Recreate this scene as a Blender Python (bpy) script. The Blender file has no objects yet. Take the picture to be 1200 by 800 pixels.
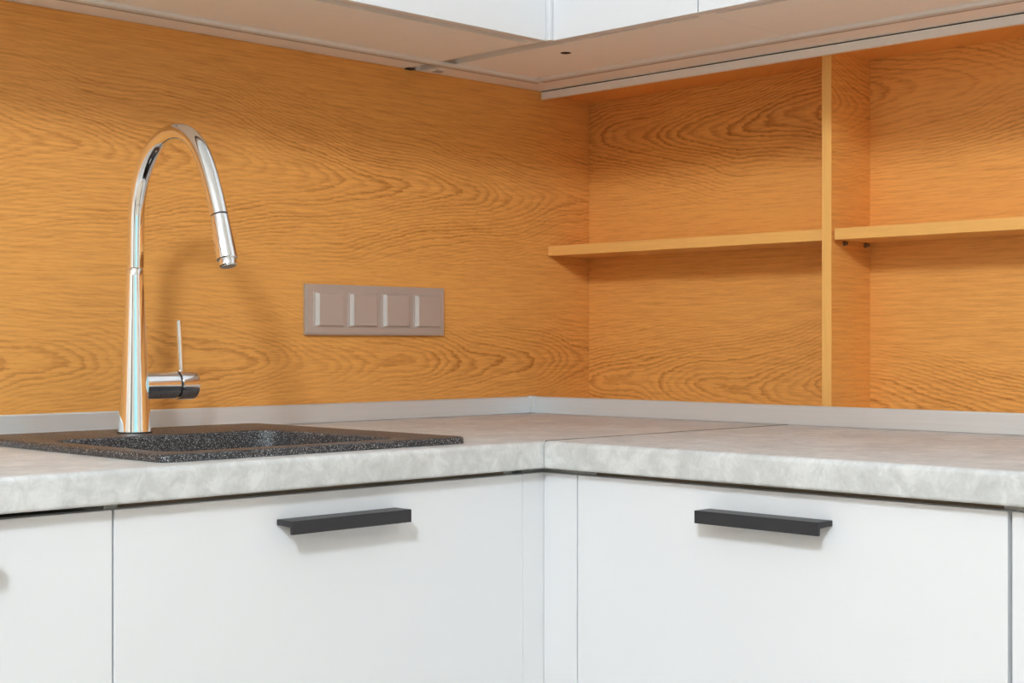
import bpy, bmesh, math, random
from mathutils import Vector, Matrix
random.seed(4)
PI = math.pi
Z0 = 0.9                      # worktop height above the floor; coordinates below are relative to the worktop top
S = bpy.context.scene
COL = S.collection

# ------------------------------------------------------------------ camera, sky, lights, exposure
cam_d = bpy.data.cameras.new('camera'); cam = bpy.data.objects.new('camera', cam_d); COL.objects.link(cam)
cam.location = (-1.4257, -1.3664, 0.1287 + Z0)
cam.rotation_euler = (PI/2, 0, -PI/4)
cam_d.sensor_width = 36; cam_d.lens = 1764.06/1200*36; cam_d.shift_y = 1.6/1200
cam_d.clip_start = 0.02
S.camera = cam
w = bpy.data.worlds.new('sky'); S.world = w; w.use_nodes = True
w.node_tree.nodes['Background'].inputs[0].default_value = (0.36, 0.78, 0.86, 1)
w.node_tree.nodes['Background'].inputs[1].default_value = 1.5
S.view_settings.view_transform = 'Standard'; S.view_settings.look = 'None'
S.view_settings.gamma = 1; S.view_settings.use_curve_mapping = False
S.view_settings.exposure = -0.05
S.cycles.max_bounces = 10; S.cycles.diffuse_bounces = 6; S.cycles.glossy_bounces = 6
S.cycles.caustics_reflective = False; S.cycles.caustics_refractive = False
S.cycles.sample_clamp_indirect = 6

def area(name, loc, rot, sx, sy, power, col, shape='RECTANGLE', portal=False, spread=PI):
    l = bpy.data.lights.new(name, 'AREA'); l.shape = shape; l.size = sx
    if shape in ('RECTANGLE', 'ELLIPSE'): l.size_y = sy
    l.energy = power; l.color = col; l.spread = spread
    l.cycles.is_portal = portal
    o = bpy.data.objects.new(name, l); COL.objects.link(o); o.location = (loc[0], loc[1], loc[2] + Z0); o.rotation_euler = rot
    return o
WIN = (-3.7, -1.4, -0.05, 1.3)       # window opening in the far wall: x0, x1, z0, z1
area('window_daylight', ((WIN[0]+WIN[1])/2, -4.19, (WIN[2]+WIN[3])/2), (PI/2, 0, 0), WIN[1]-WIN[0], WIN[3]-WIN[2], 1, (1, 1, 1), portal=True)
KEY = (-2.24, -1.63, 1.46)
KEY_W, KEY_R, KEY_COL = 198, 0.16, (0.815, 0.92, 1.0)     # globe pendant, the main lamp: power, radius, colour
DOWN = [(-3.4, -0.3), (-3.4, -1.3), (-3.4, -2.4), (-2.3, -3.5), (-1.2, -3.5), (-0.3, -3.4)]
for k, (x, y) in enumerate(DOWN):
    area('downlight_light', (x, y, 1.65 - 0.022), (0, 0, 0), 0.09, 0.09, 4.5, (1.0, 0.965, 0.93), 'DISK')

# ------------------------------------------------------------------ helpers
def tag(o, label, cat, group=None):
    o['label'] = label; o['category'] = cat
    if group: o['group'] = group
    return o
def thing(name, loc, label, cat, group=None):
    o = bpy.data.objects.new(name, None); COL.objects.link(o)
    o.empty_display_size = 0.05
    o.location = (loc[0], loc[1], loc[2] + Z0)
    return tag(o, label, cat, group)
def wloc(o):
    v = Vector((0, 0, 0))
    while o is not None:
        v += o.location; o = o.parent
    return v
def obj(name, bm, mat, parent=None, smooth=False, origin=None):
    """bm is in worktop coordinates; origin = own origin (worktop coordinates), default the box centre bottom"""
    if origin is None:
        xs = [v.co for v in bm.verts]
        mn = [min(c[i] for c in xs) for i in range(3)]; mx = [max(c[i] for c in xs) for i in range(3)]
        origin = ((mn[0]+mx[0])/2, (mn[1]+mx[1])/2, mn[2])
    org = Vector(origin)
    bmesh.ops.translate(bm, verts=bm.verts, vec=-org)
    bmesh.ops.recalc_face_normals(bm, faces=bm.faces)
    me = bpy.data.meshes.new(name); bm.to_mesh(me); bm.free()
    if smooth:
        me.polygons.foreach_set('use_smooth', [True]*len(me.polygons))
        me.set_sharp_from_angle(angle=math.radians(38))
    me.materials.append(mat)
    o = bpy.data.objects.new(name, me); COL.objects.link(o)
    wpos = org + Vector((0, 0, Z0))
    if parent is not None:
        o.parent = parent; o.location = wpos - wloc(parent)
    else:
        o.location = wpos
    return o
def struct(name, bm, mat):
    o = obj(name, bm, mat); o['kind'] = 'structure'; return o
def bx(x0, x1, y0, y1, z0, z1, bev=0, bm=None, seg=2):
    own = bmesh.new()
    vs = [own.verts.new((x, y, z)) for z in (z0, z1) for y in (y0, y1) for x in (x0, x1)]
    for f in ((0,2,3,1), (4,5,7,6), (0,1,5,4), (2,6,7,3), (0,4,6,2), (1,3,7,5)): own.faces.new([vs[i] for i in f])
    if bev: bmesh.ops.bevel(own, geom=own.edges[:], offset=bev, segments=seg, profile=0.5, affect='EDGES')
    if bm is None: return own
    me = bpy.data.meshes.new('tmp'); own.to_mesh(me); own.free(); bm.from_mesh(me); bpy.data.meshes.remove(me)
    return bm
def prism(pts, fn, a, b, bm=None):
    """closed 2-D outline swept from a to b; fn(p, q, t) gives the 3-D point"""
    bm = bm or bmesh.new()
    A = [bm.verts.new(fn(p, q, a)) for p, q in pts]; Bv = [bm.verts.new(fn(p, q, b)) for p, q in pts]
    n = len(pts)
    for i in range(n): bm.faces.new((A[i], A[(i+1) % n], Bv[(i+1) % n], Bv[i]))
    bm.faces.new(A); bm.faces.new(Bv[::-1])
    return bm
def tube(path, radii, n=32, bm=None, cap=True, ref=None):
    bm = bm or bmesh.new()
    P = [Vector(p) for p in path]; rings = []
    ref = Vector(ref) if ref else None
    for i, p in enumerate(P):
        d = (P[min(i+1, len(P)-1)] - P[max(i-1, 0)]).normalized()
        r0 = ref or (Vector((0, 0, 1)) if abs(d.z) < 0.9 else Vector((1, 0, 0)))
        u = d.cross(r0).normalized(); v = d.cross(u).normalized()
        r = radii[i] if hasattr(radii, '__len__') else radii
        rings.append([bm.verts.new(p + (u*math.cos(2*PI*k/n) + v*math.sin(2*PI*k/n))*r) for k in range(n)])
    for a, b in zip(rings, rings[1:]):
        for k in range(n): bm.faces.new((a[k], a[(k+1) % n], b[(k+1) % n], b[k]))
    if cap: bm.faces.new(rings[0][::-1]); bm.faces.new(rings[-1])
    return bm
def axial(org, d, prof, n=40, bm=None):
    """lathe: prof = [(radius, distance along d)], closed with caps"""
    d = Vector(d).normalized(); o = Vector(org)
    bm = bm or bmesh.new()
    r0 = Vector((0, 0, 1)) if abs(d.z) < 0.9 else Vector((1, 0, 0))
    u = d.cross(r0).normalized(); v = d.cross(u).normalized(); rings = []
    for r, t in prof:
        rings.append([bm.verts.new(o + d*t + (u*math.cos(2*PI*k/n) + v*math.sin(2*PI*k/n))*r) for k in range(n)])
    for a, b in zip(rings, rings[1:]):
        for k in range(n): bm.faces.new((a[k], a[(k+1) % n], b[(k+1) % n], b[k]))
    bm.faces.new(rings[0][::-1]); bm.faces.new(rings[-1])
    return bm
def rrect(x0, x1, y0, y1, r, n=8):
    out = []
    for cx, cy, a0 in ((x1-r, y1-r, 0), (x0+r, y1-r, PI/2), (x0+r, y0+r, PI), (x1-r, y0+r, 1.5*PI)):
        for k in range(n+1):
            a = a0 + PI/2*k/n; out.append((cx + r*math.cos(a), cy + r*math.sin(a)))
    return out

# ------------------------------------------------------------------ materials
class NT:
    def __init__(s, name):
        s.m = bpy.data.materials.new(name); s.m.use_nodes = True; s.t = s.m.node_tree
        s.b = s.t.nodes['Principled BSDF']
    def n(s, typ, **kw):
        nd = s.t.nodes.new(typ)
        for k, v in kw.items():
            if k.startswith('i_'): s.put(nd.inputs[k[2:].replace('_', ' ')], v)
            else: setattr(nd, k, v)
        return nd
    def put(s, sock, v):
        if isinstance(v, bpy.types.NodeSocket): s.t.links.new(v, sock)
        else: sock.default_value = v
    def math(s, op, a, b=None, c=None):
        nd = s.n('ShaderNodeMath', operation=op); s.put(nd.inputs[0], a)
        if b is not None: s.put(nd.inputs[1], b)
        if c is not None: s.put(nd.inputs[2], c)
        return nd.outputs[0]
    def noise(s, vec, scale, detail=2, rough=0.5, dist=0):
        nd = s.n('ShaderNodeTexNoise'); s.put(nd.inputs['Vector'], vec)
        for k, v in (('Scale', scale), ('Detail', detail), ('Roughness', rough), ('Distortion', dist)): nd.inputs[k].default_value = v
        return nd.outputs[0]
    def ramp(s, fac, stops, interp='LINEAR'):
        nd = s.n('ShaderNodeValToRGB'); nd.color_ramp.interpolation = interp
        e = nd.color_ramp.elements
        while len(e) < len(stops): e.new(0.5)
        for el, (p, c) in zip(e, stops): el.position = p; el.color = (*c, 1) if len(c) == 3 else c
        s.put(nd.inputs[0], fac); return nd.outputs[0]
    def mix(s, fac, a, b, mode='MIX'):
        nd = s.n('ShaderNodeMix', data_type='RGBA', blend_type=mode)
        s.put(nd.inputs[0], fac); s.put(nd.inputs[6], a); s.put(nd.inputs[7], b); return nd.outputs[2]
    def bump(s, h, strength, dist=0.001):
        nd = s.n('ShaderNodeBump'); nd.inputs['Strength'].default_value = strength; nd.inputs['Distance'].default_value = dist
        s.put(nd.inputs['Height'], h); s.put(s.b.inputs['Normal'], nd.outputs[0])
def plain(name, col, rough=0.5, metal=0, spec=0.5, coat=0, var=0.02, vscale=30):
    t = NT(name)
    pos = t.n('ShaderNodeNewGeometry').outputs['Position']
    nz = t.noise(pos, vscale, 2)
    a = tuple(c*(1-var) for c in col); b = tuple(min(1, c*(1+var)) for c in col)
    t.put(t.b.inputs['Base Color'], t.ramp(nz, [(0.3, a), (0.7, b)]))
    t.b.inputs['Roughness'].default_value = rough; t.b.inputs['Metallic'].default_value = metal
    t.b.inputs['Specular IOR Level'].default_value = spec; t.b.inputs['Coat Weight'].default_value = coat
    return t.m
def wood(name, off, centres=(0.34,), c=26, K=175, eps=0.028, light=(0.83, 0.388, 0.098), dark=(0.41, 0.136, 0.023), vertical=False, contrast=1.0):
    """oak veneer print: nested cathedral arches around each centre height, straight fine grain away from them"""
    t = NT(name)
    sep = t.n('ShaderNodeSeparateXYZ'); t.put(sep.inputs[0], t.n('ShaderNodeNewGeometry').outputs['Position'])
    X, Y, Z = sep.outputs
    u = t.math('SUBTRACT', X, Y); v = t.math('SUBTRACT', Z, Z0)
    if vertical: u, v = v, u
    u = t.math('ADD', u, off[0])
    def vec(su, sv, w=0.0):
        cb = t.n('ShaderNodeCombineXYZ'); t.put(cb.inputs[0], t.math('MULTIPLY', u, su)); t.put(cb.inputs[1], t.math('MULTIPLY', v, sv)); cb.inputs[2].default_value = w + off[2]
        return cb.outputs[0]
    def nz(su, sv, w, det=2, ro=0.5): return t.math('SUBTRACT', t.noise(vec(su, sv, w), 1.0, det, ro), 0.5)
    wob = t.math('MULTIPLY', nz(2.0, 0.6, 1.0, 2), 0.09)
    vv = t.math('ADD', v, wob)
    r = None
    for v0 in centres:
        v0, bias = v0 if isinstance(v0, tuple) else (v0, 0.0)
        d = t.math('SUBTRACT', vv, v0)
        q = t.math('SQRT', t.math('ADD', t.math('MULTIPLY', d, d), eps*eps))
        if bias: q = t.math('ADD', q, bias)
        r = q if r is None else t.math('SMOOTH_MIN', r, q, 0.06)
    fld = t.math('ADD', t.math('MULTIPLY', r, K), t.math('MULTIPLY', u, c))
    fld = t.math('ADD', fld, t.math('MULTIPLY', nz(4.5, 7.0, 2.0, 1), 7.0))
    fld = t.math('ADD', fld, t.math('MULTIPLY', nz(12, 50, 3.1, 2), 1.2))
    fld = t.math('ADD', fld, t.math('MULTIPLY', nz(70, 300, 5.7, 2), 0.8))
    fr = t.math('FRACT', fld)
    line = t.ramp(fr, [(0.0, (0.25,)*3), (0.10, (0,)*3), (0.42, (0.08,)*3), (0.78, (0.9,)*3), (0.88, (1,)*3), (1.0, (0.25,)*3)])
    near = t.ramp(r, [(0.0, (1,)*3), (0.075, (0.85,)*3), (0.155, (0.07,)*3)])
    st = t.math('MULTIPLY', near, t.ramp(t.noise(vec(2.0, 9, 12.0), 1.0, 2), [(0.30, (0.25,)*3), (0.62, (1,)*3)]))
    wn = t.n('ShaderNodeTexWhiteNoise', noise_dimensions='1D'); t.put(wn.inputs['W'], t.math('FLOOR', fld))
    st = t.math('MULTIPLY', st, t.math('MULTIPLY_ADD', wn.outputs['Value'], 0.75, 0.40))
    f = t.math('MULTIPLY', t.math('MULTIPLY', line, st), 0.80*contrast)
    f = t.math('ADD', f, t.math('MULTIPLY', nz(11, 240, 9.0, 3, 0.65), 1.15*contrast))
    pore = t.ramp(t.noise(vec(30, 620, 2.0), 1.0, 2, 0.6), [(0.55, (0,)*3), (0.68, (1,)*3)])
    f = t.math('ADD', f, t.math('MULTIPLY', pore, 0.22*contrast))
    f = t.math('ADD', f, t.math('MULTIPLY', nz(0.9, 4.0, 21.0), 0.45))
    f = t.math('ADD', f, 0.10)
    t.put(t.b.inputs['Base Color'], t.ramp(f, [(0.0, light), (1.0, dark)]))
    t.b.inputs['Roughness'].default_value = 0.48; t.b.inputs['Specular IOR Level'].default_value = 0.3
    t.bump(t.math('MULTIPLY', f, -1.0), 0.10, 0.0005)
    return t.m
def laminate_stone():
    t = NT('grey_stone_laminate')
    pos = t.n('ShaderNodeNewGeometry').outputs['Position']
    a = t.noise(pos, 9, 5, 0.6); b = t.noise(pos, 45, 4, 0.65, 0.6); g = t.noise(pos, 260, 2, 0.6)
    f = t.math('ADD', t.math('MULTIPLY', a, 0.45), t.math('ADD', t.math('MULTIPLY', b, 0.5), t.math('MULTIPLY', g, 0.12)))
    t.put(t.b.inputs['Base Color'], t.ramp(f, [(0.38, (0.46, 0.465, 0.455)), (0.52, (0.56, 0.565, 0.56)), (0.64, (0.68, 0.685, 0.68))]))
    t.b.inputs['Roughness'].default_value = 0.45; t.b.inputs['Specular IOR Level'].default_value = 0.36
    t.bump(g, 0.08, 0.0005)
    return t.m
def granite():
    t = NT('black_speckled_granite')
    pos = t.n('ShaderNodeNewGeometry').outputs['Position']
    v = t.n('ShaderNodeTexVoronoi'); v.inputs['Scale'].default_value = 1200; t.put(v.inputs['Vector'], pos)
    sep = t.n('ShaderNodeSeparateColor'); t.put(sep.inputs[0], v.outputs['Color'])
    sp = t.ramp(sep.outputs[0], [(0.0, (0.012, 0.012, 0.014)), (0.45, (0.026, 0.025, 0.028)), (0.68, (0.075, 0.075, 0.080)), (0.84, (0.21, 0.21, 0.215)), (0.95, (0.50, 0.50, 0.50))], 'CONSTANT')
    t.put(t.b.inputs['Base Color'], sp); t.b.inputs['Roughness'].default_value = 0.42; t.b.inputs['Specular IOR Level'].default_value = 0.4
    t.bump(sep.outputs[1], 0.15, 0.0006)
    return t.m
def brushed(name, col, rough, axis='z'):
    t = NT(name)
    pos = t.n('ShaderNodeNewGeometry').outputs['Position']
    mp = t.n('ShaderNodeMapping'); mp.inputs['Scale'].default_value = (6, 6, 700) ; t.put(mp.inputs['Vector'], pos)
    nz = t.noise(mp.outputs[0], 1.0, 3, 0.6)
    t.put(t.b.inputs['Base Color'], t.ramp(nz, [(0.3, tuple(c*0.94 for c in col)), (0.7, col)]))
    t.b.inputs['Metallic'].default_value = 1.0
    t.put(t.b.inputs['Roughness'], t.math('MULTIPLY_ADD', nz, 0.08, rough - 0.04))
    return t.m
def floor_mat():
    t = NT('warm_oak_floor')
    pos = t.n('ShaderNodeNewGeometry').outputs['Position']
    mp = t.n('ShaderNodeMapping'); mp.inputs['Scale'].default_value = (1.2, 9, 1); t.put(mp.inputs['Vector'], pos)
    t.put(t.b.inputs['Base Color'], t.ramp(t.noise(mp.outputs[0], 2.0, 4), [(0.3, (0.40, 0.325, 0.25)), (0.7, (0.53, 0.445, 0.36))]))
    t.b.inputs['Roughness'].default_value = 0.45
    return t.m
def emit(name, col, s):
    t = NT(name); t.b.inputs['Base Color'].default_value = (*col, 1)
    t.b.inputs['Emission Color'].default_value = (*col, 1); t.b.inputs['Emission Strength'].default_value = s
    return t.m
def pane_mat():
    t = NT('window_glass'); t.t.nodes.remove(t.b)
    tr = t.n('ShaderNodeBsdfTransparent'); gl = t.n('ShaderNodeBsdfGlossy'); gl.inputs['Roughness'].default_value = 0.02
    mx = t.n('ShaderNodeMixShader'); mx.inputs[0].default_value = 0.06
    t.t.links.new(tr.outputs[0], mx.inputs[1]); t.t.links.new(gl.outputs[0], mx.inputs[2])
    t.t.links.new(mx.outputs[0], t.t.nodes['Material Output'].inputs[0]); return t.m

M_wall = plain('white_paint', (0.80, 0.80, 0.79), 0.8)
M_ceil = plain('ceiling_paint', (0.84, 0.84, 0.83), 0.85)
M_beige = plain('beige_paint', (0.66, 0.60, 0.53), 0.8)
M_floor = floor_mat()
M_white = plain('white_lacquer', (0.755, 0.763, 0.785), 0.32, spec=0.4, var=0.004, vscale=8)
M_carc = plain('white_board', (0.94, 0.905, 0.86), 0.5, var=0.008)
M_carcdark = plain('dark_board_and_gap_shade', (0.42, 0.38, 0.34), 0.6)  # dark board colour, also paints the gap shade behind the light profiles
M_stone = laminate_stone()
M_granite = granite()
M_chrome = plain('polished_chrome', (0.86, 0.865, 0.87), 0.045, metal=1, var=0.0)
M_steel = plain('satin_steel', (0.7, 0.7, 0.7), 0.3, metal=1)
M_pin = plain('dark_nickel', (0.28, 0.25, 0.23), 0.25, metal=1)
M_rubber = plain('dark_rubber', (0.03, 0.03, 0.032), 0.5)
M_alu = brushed('satin_aluminium', (0.78, 0.81, 0.83), 0.36); M_alu.node_tree.nodes['Principled BSDF'].inputs['Metallic'].default_value = 0.6
M_rail = brushed('rail_aluminium', (0.92, 0.92, 0.91), 0.5); M_rail.node_tree.nodes['Principled BSDF'].inputs['Metallic'].default_value = 0.2
M_aluprof = plain('anodised_profile', (0.84, 0.83, 0.81), 0.42, metal=0.3)
M_diff = plain('profile_diffuser', (0.70, 0.69, 0.67), 0.5)
M_brown = plain('brown_chipboard', (0.34, 0.25, 0.175), 0.7)
M_black = plain('black_anodised', (0.022, 0.021, 0.023), 0.42, spec=0.4)
M_switch = plain('taupe_metallic', (0.56, 0.51, 0.48), 0.36, metal=0.45, var=0.01)
M_switchrim = plain('pale_taupe_edge', (0.60, 0.56, 0.54), 0.3, metal=0.5)
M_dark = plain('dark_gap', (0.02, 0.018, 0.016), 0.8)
W_wall = wood('oak_laminate_backsplash', (0.3, 0.0, 0.0), (0.395, (0.10, 0.045)))
W_back1 = wood('oak_laminate_back_panel', (5.2, 0.0, 3.0), (0.515, (0.055, 0.02)), c=-26)
W_back2 = wood('oak_laminate_back_panel_far', (9.6, 0.0, 7.0), (0.535, (0.01, 0.02)), c=28)
W_div = wood('oak_laminate_divider', (2.1, 0.0, 11.0), (0.52,), c=34)
EL, ED = (0.86, 0.46, 0.135), (0.58, 0.27, 0.068)
W_shelf = wood('oak_laminate_shelf', (7.7, 0.0, 14.0), (1.5,), K=90, c=3, contrast=0.55, light=EL, dark=ED)
W_edge = wood('oak_edge_band', (1.0, 0.0, 17.0), (1.5,), K=90, c=3, vertical=True, contrast=0.5, light=EL, dark=ED)

# ------------------------------------------------------------------ the room
XR, YL = 0.745, 0.587                 # right wall, left wall (inner faces)
XF, YF, ZF, ZC = -4.0, -4.2, -0.9, 1.65
struct('floor', bx(XF-0.2, XR+0.2, YF-0.2, YL+0.2, ZF-0.1, ZF), M_floor)
struct('ceiling', bx(XF-0.2, XR+0.2, YF-0.2, YL+0.2, ZC, ZC+0.1), M_ceil)
struct('wall_left', bx(XF-0.2, XR+0.2, YL, YL+0.2, ZF, ZC), M_wall)
struct('wall_right', bx(XR, XR+0.2, YF, YL, ZF, ZC), M_wall)
struct('wall_side', bx(XF-0.2, XF, YF, YL, ZF, ZC), M_beige)
b = bx(XF, WIN[0], YF-0.2, YF, ZF, ZC); bx(WIN[1], XR, YF-0.2, YF, ZF, ZC, bm=b)
bx(WIN[0], WIN[1], YF-0.2, YF, ZF, WIN[2], bm=b); bx(WIN[0], WIN[1], YF-0.2, YF, WIN[3], ZC, bm=b)
struct('wall_back', b, M_beige)
b = bmesh.new(); fw = 0.06
bx(WIN[0], WIN[0]+fw, YF-0.12, YF-0.06, WIN[2], WIN[3], bm=b); bx(WIN[1]-fw, WIN[1], YF-0.12, YF-0.06, WIN[2], WIN[3], bm=b)
xm = (WIN[0]+WIN[1])/2; bx(xm-fw/2, xm+fw/2, YF-0.12, YF-0.06, WIN[2], WIN[3], bm=b)
for z in (WIN[2], WIN[3]-fw): bx(WIN[0], WIN[1], YF-0.12, YF-0.06, z, z+fw, bm=b)
win = struct('window_1', b, M_white)
for x0, x1 in ((WIN[0]+fw, xm-fw/2), (xm+fw/2, WIN[1]-fw)):
    obj('pane', bx(x0, x1, YF-0.095, YF-0.085, WIN[2]+fw, WIN[3]-fw), pane_mat(), win)
# a dark door in the side wall
b = bx(XF+0.002, XF+0.045, -2.35, -1.5, ZF, 1.15, 0.003); dr = struct('door_1', b, plain('dark_door', (0.05, 0.045, 0.042), 0.4))
obj('door_handle', tube([(XF+0.045, -1.58, 0.1), (XF+0.09, -1.58, 0.1), (XF+0.095, -1.60, 0.1), (XF+0.095, -1.70, 0.1)], 0.009, 12), M_steel, dr)

# ceiling lamp (the main light) and small downlights
t = thing('pendant_lamp', (KEY[0], KEY[1], KEY[2]-KEY_R), 'white glass globe pendant lamp hanging above the kitchen floor', 'lamp')
b = bmesh.new(); bmesh.ops.create_uvsphere(b, u_segments=32, v_segments=16, radius=KEY_R)
bmesh.ops.translate(b, verts=b.verts, vec=KEY)
obj('globe', b, emit('lit_glass_globe', KEY_COL, KEY_W/(PI*4*PI*KEY_R**2)), t, True)
obj('stem', axial((KEY[0], KEY[1], KEY[2]+KEY_R-0.004), (0, 0, 1), [(0.03, 0), (0.03, 0.008), (0.008, 0.010), (0.008, ZC-KEY[2]-KEY_R-0.004), (0.05, ZC-KEY[2]-KEY_R-0.003), (0.05, ZC-KEY[2]-KEY_R+0.003)]), M_steel, t, True)
for x, y in DOWN:
    d = thing('downlight', (x, y, ZC-0.012), 'small round recessed downlight in the white ceiling', 'lamp', 'ceiling downlights')
    obj('trim_ring', axial((x, y, ZC-0.012), (0, 0, 1), [(0.045, 0), (0.05, 0.004), (0.05, 0.012)]), M_white, d, True)
    obj('bulb', axial((x, y, ZC-0.016), (0, 0, 1), [(0.03, 0), (0.032, 0.004)]), emit('bulb_glow', (1, 0.95, 0.88), 60.0), d, True)

# ------------------------------------------------------------------ oak wall panel
WY = 0.569                             # face of the oak panel on the left wall
o = obj('backsplash_panel', bx(-1.9, 0.7425, WY, YL-0.0005, 0.0005, 0.594), W_wall)
tag(o, 'orange oak wood-grain backsplash panel on the wall behind the sink', 'panel')

# ------------------------------------------------------------------ worktops
TH = 0.036
def edge_profile(r1=0.007, r2=0.004, n=6):
    """front-edge outline: (distance from front, height), from the top going round to the bottom"""
    p = []
    for k in range(n+1):
        a = PI/2 - PI/2*k/n; p.append((r1 - r1*math.cos(PI/2-a)*1.0 if False else r1 - r1*math.sin(PI/2*k/n), -r1 + r1*math.cos(PI/2*k/n)))
    for k in range(n+1):
        a = PI/2*k/n; p.append((r2 - r2*math.cos(a), -TH + r2 - r2*math.sin(a)))
    return p
UX0 = 0.5526
HX0, HX1, HY0, HY1 = -0.535, -0.120, 0.052, 0.485          # sink cut-out
def fx(p, q, t): return (t, p, q)
def fy(p, q, t): return (p, t, q)
GAP = 0.0008
front = edge_profile()
b = bmesh.new()
for xa, xb, deep in ((-1.9, HX0, YL-0.0005), (HX0, HX1, HY0), (HX1, 0.0, YL-0.0005)):
    prism(front + [(deep, -TH), (deep, 0)], fx, xa, xb, b)
bx(HX0, HX1, HY1, YL-0.0005, -TH, 0, bm=b)
bx(0.0, 0.7425, GAP, YL-0.0005, -TH, 0, bm=b)
bmesh.ops.remove_doubles(b, verts=b.verts, dist=1e-5)
o = obj('worktop', b, M_stone, None, True); tag(o, 'pale grey stone-look worktop holding the black sink', 'worktop')
obj('joint_strip', bx(0.004, UX0, -0.0006, 0.0012, -0.02, 0.0008), plain('joint_strip', (0.22, 0.19, 0.165), 0.5), o)
b = prism(front + [(0.7425, -TH), (0.7425, 0)], fy, -2.0, -GAP)
o = obj('worktop', b, M_stone, None, True); tag(o, 'pale grey stone-look worktop under the open oak shelves', 'worktop')

# ------------------------------------------------------------------ aluminium upstands
UH = 0.031
def upstand_profile(t=0.008):
    return [(0, 0.0006), (0, UH-0.002), (0.0006, UH-0.0006), (0.002, UH), (t, UH), (t, 0.0006)]
UX, UY = 0.553, 0.561
b = prism([(UY+p, q) for p, q in upstand_profile(WY-UY-0.0002)], fx, -1.9, UX-0.006)
u = obj('upstand', b, M_alu, None); tag(u, 'thin aluminium upstand along the backsplash behind the sink', 'upstand')
b = prism([(UX+p, q) for p, q in upstand_profile()], fy, -2.0, UY-0.006)
u2 = obj('upstand', b, M_alu, None); tag(u2, 'thin aluminium upstand below the open oak shelves', 'upstand')
b = bx(UX-0.0065, UX+0.008, UY-0.0065, WY-0.0002, 0.0006, UH+0.0008, 0.0012)
u3 = obj('corner_connector', b, plain('corner_connector_plastic', (0.72, 0.73, 0.73), 0.3, metal=0.6)); tag(u3, 'small grey corner connector joining the two aluminium upstands', 'connector')

# ------------------------------------------------------------------ open oak shelf unit
SX0, SX1, ST = 0.604, 0.7175, 0.0178   # front, back panel face, board thickness
DY0, DY1 = -0.0469, -0.0296            # divider
su = thing('shelf_unit', (SX1, -0.5, 0.0006), 'open oak shelf unit with divider standing at the back of the worktop', 'shelf')
TOPZ = 0.588
obj('back_panel', bx(SX1, SX1+0.018, (DY0+DY1)/2+0.0003, WY-0.0005, 0.0006, TOPZ+0.004), W_back1, su)
obj('back_panel', bx(SX1, SX1+0.018, -1.9, (DY0+DY1)/2-0.0003, 0.0006, TOPZ+0.004), W_back2, su)
dv = obj('divider', bx(SX0+0.001, SX1, DY0, DY1, 0.0006, TOPZ, 0.0004), W_div, su)
obj('edge_band', bx(SX0, SX0+0.001, DY0, DY1, 0.0006, TOPZ, 0.0003), W_edge, dv)
for y0, y1 in ((DY1+0.0003, WY-0.0008), (-1.9, DY0-0.006)):
    s_ = obj('shelf', bx(SX0+0.001, SX1, y0, y1, 0.2905, 0.2905+ST), W_shelf, su)
    obj('edge_band', bx(SX0, SX0+0.001, y0, y1, 0.2905, 0.2905+ST, 0.0003), W_shelf, s_)
obj('top_board', bx(SX0-0.012, SX1, -1.9, WY-0.0008, TOPZ, TOPZ+0.0062), wood('oak_laminate_top_board', (3.0, 0.6, 23.0), (1.5,), contrast=0.5), su)
for x in (0.6405, 0.7025):
    pn = obj('shelf_pin', axial((x, DY0, 0.2865), (0, -1, 0), [(0.0042, 0), (0.0042, 0.0012), (0.0030, 0.0018), (0.0030, 0.0060), (0.0024, 0.0066)], 20), M_pin, su, True)

# aluminium rail over the shelves
b = prism([(0.584, 0.5795), (0.5846, 0.579), (0.5912, 0.579), (0.5912, 0.5924), (0.584, 0.5924)], fy, -1.9, WY-0.002)
o = obj('aluminium_rail', b, M_rail); obj('gap_shade_strip', bx(0.5862, 0.5912, -1.9, WY-0.002, 0.5925, 0.5943), M_dark, o); tag(o, 'flat aluminium rail between the open oak shelves and the upper cabinets', 'rail')  # dark strip paints the shade of the open gap above the rail

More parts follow.
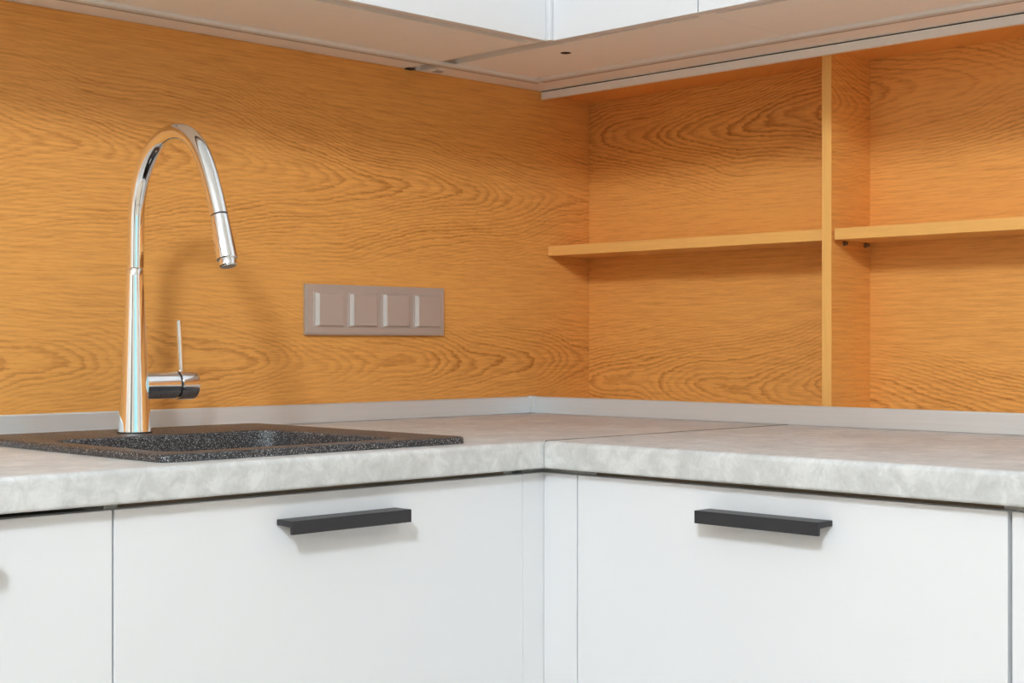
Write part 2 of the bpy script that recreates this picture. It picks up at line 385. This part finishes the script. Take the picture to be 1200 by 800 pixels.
# ------------------------------------------------------------------ lower cabinets
FT = -0.0435                           # top of the fronts
FB = -0.80                             # bottom of the fronts
DP = 0.022                             # set-back of the fronts from the worktop edge
def handle(parent, axis, a0, a1):
    """black L-shaped pull: plate standing off the front, lip hanging down"""
    zt, zb, off, pt, lt = -0.0703, -0.0855, 0.030, 0.0066, 0.0046
    prof = [(0, zt), (-off, zt), (-off, zb), (-off+lt, zb), (-off+lt, zt-pt), (0, zt-pt)]
    fn = (lambda p, q, t: (t, DP+p, q)) if axis == 'x' else (lambda p, q, t: (DP+p, t, q))
    h = prism(prof, fn, a0, a1)
    bmesh.ops.bevel(h, geom=h.edges[:], offset=0.0005, segments=1, affect='EDGES')
    return obj('handle', h, M_black, parent)
def base_cab(axis, a0, a1, label, hnd=None, g0=0.0012, g1=0.0012, name='base_cabinet', top=-0.0375):
    """axis 'x': along the left wall, front faces -y;  axis 'y': along the right wall, front faces -x"""
    mid = (a0+a1)/2
    def q(p0, p1, d0, d1, z0, z1, bev=0):
        return bx(p0, p1, d0, d1, z0, z1, bev) if axis == 'x' else bx(d0, d1, p0, p1, z0, z1, bev)
    t = thing(name, (mid, 0.3, ZF) if axis == 'x' else (0.3, mid, ZF), label, 'cabinet')
    th = 0.016; back = 0.555
    for s0, s1 in ((a0+0.0003, a0+th), (a1-th, a1-0.0003)):
        obj('side_panel', q(s0, s1, DP+0.020, back, -0.80, top), M_carc, t)
    obj('bottom_panel', q(a0+th, a1-th, DP+0.020, back, -0.80, -0.784), M_carc, t)
    obj('top_rail', q(a0+th, a1-th, DP+0.020, DP+0.036, -0.10, top), M_brown, t)
    obj('back_panel', q(a0+th, a1-th, back-0.006, back, -0.784, top), M_carc, t)
    obj('plinth', q(a0+0.0003, a1-0.0003, 0.085, 0.10, ZF+0.001, -0.80), M_white, t)
    f = obj('front', q(a0+g0, a1-g1, DP, DP+0.018, FB, FT, 0.0009), M_white, t)
    if hnd: handle(f, axis, *hnd)
    return t
XC = 0.0165
base_cab('x', -0.6187, -0.0170, 'white base cabinet with black handle under the sink', (-0.4128, -0.2370), g1=0.0003)
base_cab('x', -1.2187, -0.6187, 'white base cabinet next to the handled sink cabinet, under the bare worktop end', (-0.9350, -0.7600), top=-0.044)
base_cab('y', -0.6382, -0.0388, 'white base cabinet with black handle under the shelf worktop', (-0.4272, -0.2546), g1=0.0008, g0=0.0024)
base_cab('y', -1.2382, -0.6382, 'white base cabinet across the wide grey seam from the shelf-side handled cabinet', (-1.05, -0.88), g1=0.0024)
cf = thing('corner_filler', (0.02, 0.02, ZF), 'white corner filler panels between the two black-handled base cabinets', 'filler')
obj('panel', bx(-0.0168, 0.0399, DP, DP+0.018, -0.80, FT, 0.0007), M_white, cf)
obj('panel', bx(DP, DP+0.018, -0.0378, DP-0.0006, -0.80, FT, 0.0007), M_white, cf)
obj('back_post', bx(0.0405, 0.0565, -0.0378, 0.058, -0.80, -0.0385), M_carc, cf)
obj('back_post', bx(0.001, 0.0400, 0.0405, 0.0565, -0.80, -0.0385), M_carc, cf)
obj('plinth', bx(-0.0168, 0.1, 0.085, 0.1, ZF+0.001, -0.80), M_white, cf)
obj('plinth', bx(0.085, 0.1, -0.0386, 0.0845, ZF+0.001, -0.80), M_white, cf)

# ------------------------------------------------------------------ upper cabinets
UB, UT = 0.5945, 1.35                   # bottom and top of the upper cabinets
UDX, UDY = 0.2615, 0.239               # door faces
def upper_cab(axis, a0, a1, label, d0, d1, bottom_end=None, ext=0.0, sides=(True, True)):
    def q(p0, p1, e0, e1, z0, z1, bev=0):
        return bx(p0, p1, e0, e1, z0, z1, bev) if axis == 'x' else bx(e0, e1, p0, p1, z0, z1, bev)
    face = UDY if axis == 'x' else UDX
    back = YL-0.0005 if axis == 'x' else XR-0.0005
    mid = (a0+a1)/2
    t = thing('wall_cabinet', (mid, (face+back)/2, UB) if axis == 'x' else ((face+back)/2, mid, UB), label, 'cabinet')
    th = 0.0155; body = face+0.0185; gap = 0.0160 if axis == 'x' else 0.0085
    for s0, s1, on_ in ((a0+0.0002, a0+th, sides[0]), (a1-th, a1-0.0002, sides[1])):
        if on_: obj('side_panel', q(s0, s1, body, back, UB, UT), M_carc, t)
    obj('bottom_panel', q(a0+th*sides[0], a1-th*sides[1], body+gap, back, UB, UB+0.016), M_carc, t)
    obj('top_panel', q(a0+th*sides[0], a1-th*sides[1], body, back, UT-0.016, UT), M_carc, t)
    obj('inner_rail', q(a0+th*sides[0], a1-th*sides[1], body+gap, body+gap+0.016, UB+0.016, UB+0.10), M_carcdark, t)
    obj('door', q(d0, d1, face, face+0.018, UB, UT-0.002, 0.0009), M_white, t)
    return t
upper_cab('x', -0.646, 0.254, 'white wall cabinet above the sink and faucet', -0.645, 0.2535)
upper_cab('x', -1.548, -0.648, 'white wall cabinet next to the one above the faucet', -1.547, -0.649)
c1 = upper_cab('y', -0.0500, YL-0.0008, 'white corner wall cabinet with a small dark cable hole underneath', -0.0485, 0.2312)
c2 = upper_cab('y', -0.9500, -0.0503, 'white wall cabinet next to the corner one, over the open oak shelves', -0.9490, -0.0512)
hx, hy = 0.3458, 0.283
hl = obj('cable_hole', axial((hx, hy, UB+0.0002), (0, 0, -1), [(0.0085, 0), (0.0085, 0.0006), (0.0072, 0.0010)], 28), M_dark, c1, True)
cp = obj('corner_post', bx(0.2545, 0.2715, 0.2322, 0.2492, UB+0.0006, UT-0.002, 0.0008), M_white); tag(cp, 'narrow white corner post between the doors of the upper wall cabinets', 'post')

# light profiles under the upper cabinets
def profile_shape(a):
    # a = wall-side edge; a 19 mm wide, 5 mm deep bar
    return [(a, UB), (a, UB-0.0050), (a-0.0180, UB-0.0050), (a-0.0190, UB-0.0040), (a-0.0190, UB)]
PY, PX = 0.497, 0.500
for nm, axis, lab in (('x', 'x', 'slim unlit light profile under the wall cabinets beside the backsplash'), ('y', 'y', 'slim unlit light profile under the wall cabinets beside the aluminium rail')):
    a = PY if axis == 'x' else PX
    t = thing('light_profile', (0.0, a, UB-0.0054) if axis == 'x' else (a, 0.0, UB-0.0054), lab, 'light profile')
    rng = (-1.54, PX) if axis == 'x' else (-0.94, PY-0.0192)
    fn = fx if axis == 'x' else fy
    obj('housing', prism([(p, q) for p, q in profile_shape(a)], fn, *rng), M_aluprof, t)
    obj('diffuser', prism([(a-0.0070, UB-0.0050), (a-0.0165, UB-0.0050), (a-0.0165, UB-0.0054), (a-0.0070, UB-0.0054)], fn, rng[0]+0.004, rng[1]-0.004), M_diff, t)
    obj('gap_shade_line', prism([(a-0.0068, UB-0.0050), (a-0.0068, UB-0.0054), (a-0.0002, UB-0.0054), (a-0.0002, UB-0.0050)], fn, rng[0], rng[1] + (0 if axis == 'x' else 0.0)), M_carcdark, t)  # dark strip painted as the shaded gap on the profile's wall side
cl = thing('cable_clip', (0.29, 0.545, UB), 'tiny white and brown cable clips under the wall cabinet above the backsplash', 'clip')
obj('clip', bx(0.283, 0.296, 0.538, 0.552, UB-0.003, UB-0.0002, 0.001), M_carc, cl)
obj('screw_block', bx(0.2965, 0.316, 0.541, 0.551, UB-0.003, UB-0.0002, 0.001), M_carcdark, cl)
obj('screw_cap', bx(0.250, 0.264, 0.555, 0.567, UB-0.003, UB-0.0002, 0.001), M_rubber, cl)

# ------------------------------------------------------------------ sink
sk = thing('sink', (-0.328, 0.268, 0.0), 'black speckled granite sink set into the grey worktop', 'sink')
RIM = 0.009
def ring(bm, pts, z): return [bm.verts.new((x, y, z)) for x, y in pts]
b = bmesh.new()
O = (-0.553, -0.103, 0.034, 0.502); I = (-0.522, -0.190, 0.068, 0.342)
def ins(r, d): return (r[0]+d, r[1]-d, r[2]+d, r[3]-d)
loops = [ring(b, rrect(*O, 0.016), 0.0004), ring(b, rrect(*ins(O, 0.0002), 0.016), RIM-0.0035)]
for k in range(1, 5):
    a = PI/2*k/4; loops.append(ring(b, rrect(*ins(O, 0.0002+0.0035*(1-math.cos(a))), 0.016), RIM-0.0035+0.0035*math.sin(a)))
for k in range(0, 5):
    a = PI/2*k/4; loops.append(ring(b, rrect(*ins(I, 0.004*math.sin(a)-0.004), 0.030), RIM-0.004*(1-math.cos(a))))
loops.append(ring(b, rrect(*ins(I, 0.006), 0.030), -0.15))
loops.append(ring(b, rrect(*ins(I, 0.012), 0.034), -0.172))
loops.append(ring(b, rrect(*ins(I, 0.030), 0.030), -0.185))
for a, c in zip(loops, loops[1:]):
    n = len(a)
    for i in range(n): b.faces.new((a[i], a[(i+1) % n], c[(i+1) % n], c[i]))
b.faces.new(loops[-1])
obj('basin', b, M_granite, sk, True)
obj('drain', axial((-0.356, 0.205, -0.1849), (0, 0, 1), [(0.055, 0), (0.055, 0.002), (0.050, 0.003), (0.042, 0.0015)]), M_chrome, sk, True)

# ------------------------------------------------------------------ faucet
FX, FY = -0.364, 0.4052
fc = thing('faucet', (FX, FY, RIM), 'tall curved chrome faucet with side lever standing on the black sink', 'faucet')
obj('base_ring', axial((FX, FY, RIM), (0, 0, 1), [(0.0225, 0), (0.0230, 0.0006), (0.0230, 0.0016), (0.0218, 0.002)], 48), M_rubber, fc, True)
R1 = 0.0218
prof = [(R1, 0.002)] + [(R1 + (0.0111-R1)*(k/20)**0.92, 0.002 + 0.2165*k/20) for k in range(1, 21)] + [(0.0108, 0.2190)]
obj('body', axial((FX, FY, RIM), (0, 0, 1), prof, 64), M_chrome, fc, True)
# spout: straight pipe, arch, then slanting down to the head (plane x = FX)
RT = 0.0110
path = [(FX, FY-0.002, 0.2285), (FX, FY-0.0025, 0.26)]
ctrl = [(0.4020, 0.290), (0.3985, 0.318), (0.3850, 0.354), (0.3600, 0.383), (0.3300, 0.397), (0.3020, 0.3995), (0.2750, 0.3920), (0.2500, 0.3720), (0.2330, 0.345), (0.2190, 0.315), (0.2080, 0.2870)]
pts = [(p[1], p[2]) for p in path] + ctrl
def catmull(P, n=8):
    out = []
    for i in range(len(P)-1):
        p0, p1, p2, p3 = P[max(i-1, 0)], P[i], P[i+1], P[min(i+2, len(P)-1)]
        for k in range(n):
            t = k/n
            out.append(tuple(0.5*((2*p1[j]) + (-p0[j]+p2[j])*t + (2*p0[j]-5*p1[j]+4*p2[j]-p3[j])*t*t + (-p0[j]+3*p1[j]-3*p2[j]+p3[j])*t**3) for j in range(2)))
    return out + [P[-1]]
sp = catmull(pts)
for _ in range(6):                      # relax the curve so reflections run smoothly
    sp = [sp[0], sp[1]] + [tuple((sp[i-1][j]+2*sp[i][j]+sp[i+1][j])/4 for j in range(2)) for i in range(2, len(sp)-2)] + sp[-2:]
obj('spout', tube([(FX, y, z) for y, z in sp], RT, 40, ref=(1, 0, 0)), M_chrome, fc, True)
e = Vector((FX, sp[-1][0], sp[-1][1])); dirn = Vector((0, 0.1912-0.2080, 0.2322-0.2870)).normalized()
sh = obj('spray_head', axial(e + dirn*0.0009, dirn, [(0.0105, 0), (0.0111, 0.0006), (0.0132, 0.055), (0.0132, 0.0565), (0.0122, 0.0575)], 48), M_chrome, fc, True)
obj('aerator', axial(e + dirn*0.0580, dirn, [(0.0108, 0), (0.0110, 0.0006), (0.0108, 0.0080), (0.0098, 0.0090)], 40), M_chrome, sh, True)
obj('nozzle', axial(e + dirn*0.0668, dirn, [(0.0088, 0), (0.0088, 0.0008), (0.004, 0.0008)], 32), M_steel, sh, True)
obj('joint_ring', axial(e - dirn*0.0004, dirn, [(0.0102, 0), (0.0102, 0.0015)], 40), M_rubber, fc, True)
HZ = 0.0722
obj('valve_body', axial((FX+0.010, FY, HZ), (1, 0, 0), [(0.0190, 0), (0.0190, 0.0500), (0.0184, 0.0506)], 56), M_chrome, fc, True)
obj('valve_gap', axial((FX+0.060, FY, HZ), (1, 0, 0), [(0.0172, 0), (0.0172, 0.0035)], 48), M_rubber, fc, True)
cap = obj('lever_cap', axial((FX+0.0632, FY, HZ-0.0004), (1, 0, 0), [(0.0196, 0), (0.0204, 0.0008), (0.0204, 0.0240), (0.0196, 0.0262), (0.0170, 0.0275)], 56), M_chrome, fc, True)
obj('lever', tube([(FX+0.0712, FY, HZ+0.0175), (FX+0.0692, FY, HZ+0.052), (FX+0.0672, FY, HZ+0.0866), (FX+0.06716, FY, HZ+0.0872)], [0.0043, 0.0042, 0.0041, 0.0035], 24, ref=(0, 1, 0)), M_chrome, cap, True)

# ------------------------------------------------------------------ switch panel on the backsplash
sw = thing('switch_panel', (0.1875, WY, 0.1416), 'taupe metallic four-gang switch panel on the oak backsplash', 'switch')
PX0, PX1, PZ0, PZ1 = 0.0384, 0.3365, 0.1414, 0.2230
yb = WY - 0.0003
fr = bx(PX0, PX1, WY-0.0085, yb, PZ0, PZ1)
bmesh.ops.bevel(fr, geom=[e for e in fr.edges if all(abs(v.co.y-(WY-0.0085)) < 1e-6 for v in e.verts)], offset=0.0022, segments=2, affect='EDGES')
frame = obj('frame', fr, M_switch, sw)
pitch = 0.0707
for k in range(4):
    cx = 0.0830 + k*pitch; cz = (PZ0+PZ1)/2 + 0.0005; h = 0.0315
    # sunken surround of each insert, then the tilted rocker cover
    obj('surround', bx(cx-h, cx+h, WY-0.0096, WY-0.0084, cz-h+0.003, cz+h-0.003, 0.0006), M_switchrim, sw)
    rb = bmesh.new(); hw = 0.0285; hh = 0.0268; yf, yk = WY-0.0135, WY-0.0093
    back = [(cx-hw, yk, cz-hh), (cx+hw, yk, cz-hh), (cx+hw, yk, cz+hh), (cx-hw, yk, cz+hh)]
    fro = [(cx-hw+0.0070, yf+0.0004, cz-hh+0.0010), (cx+hw-0.002, yf-0.0005, cz-hh+0.0010), (cx+hw-0.002, yf, cz+hh-0.0012), (cx-hw+0.0070, yf+0.0008, cz+hh-0.0012)]
    A = [rb.verts.new(p) for p in back]; Bv = [rb.verts.new(p) for p in fro]
    for i in range(4): rb.faces.new((A[i], A[(i+1) % 4], Bv[(i+1) % 4], Bv[i]))
    rb.faces.new(A[::-1]); rb.faces.new(Bv)
    bmesh.ops.bevel(rb, geom=rb.edges[:], offset=0.0004, segments=2, affect='EDGES')
    obj('rocker', rb, M_switch, sw)
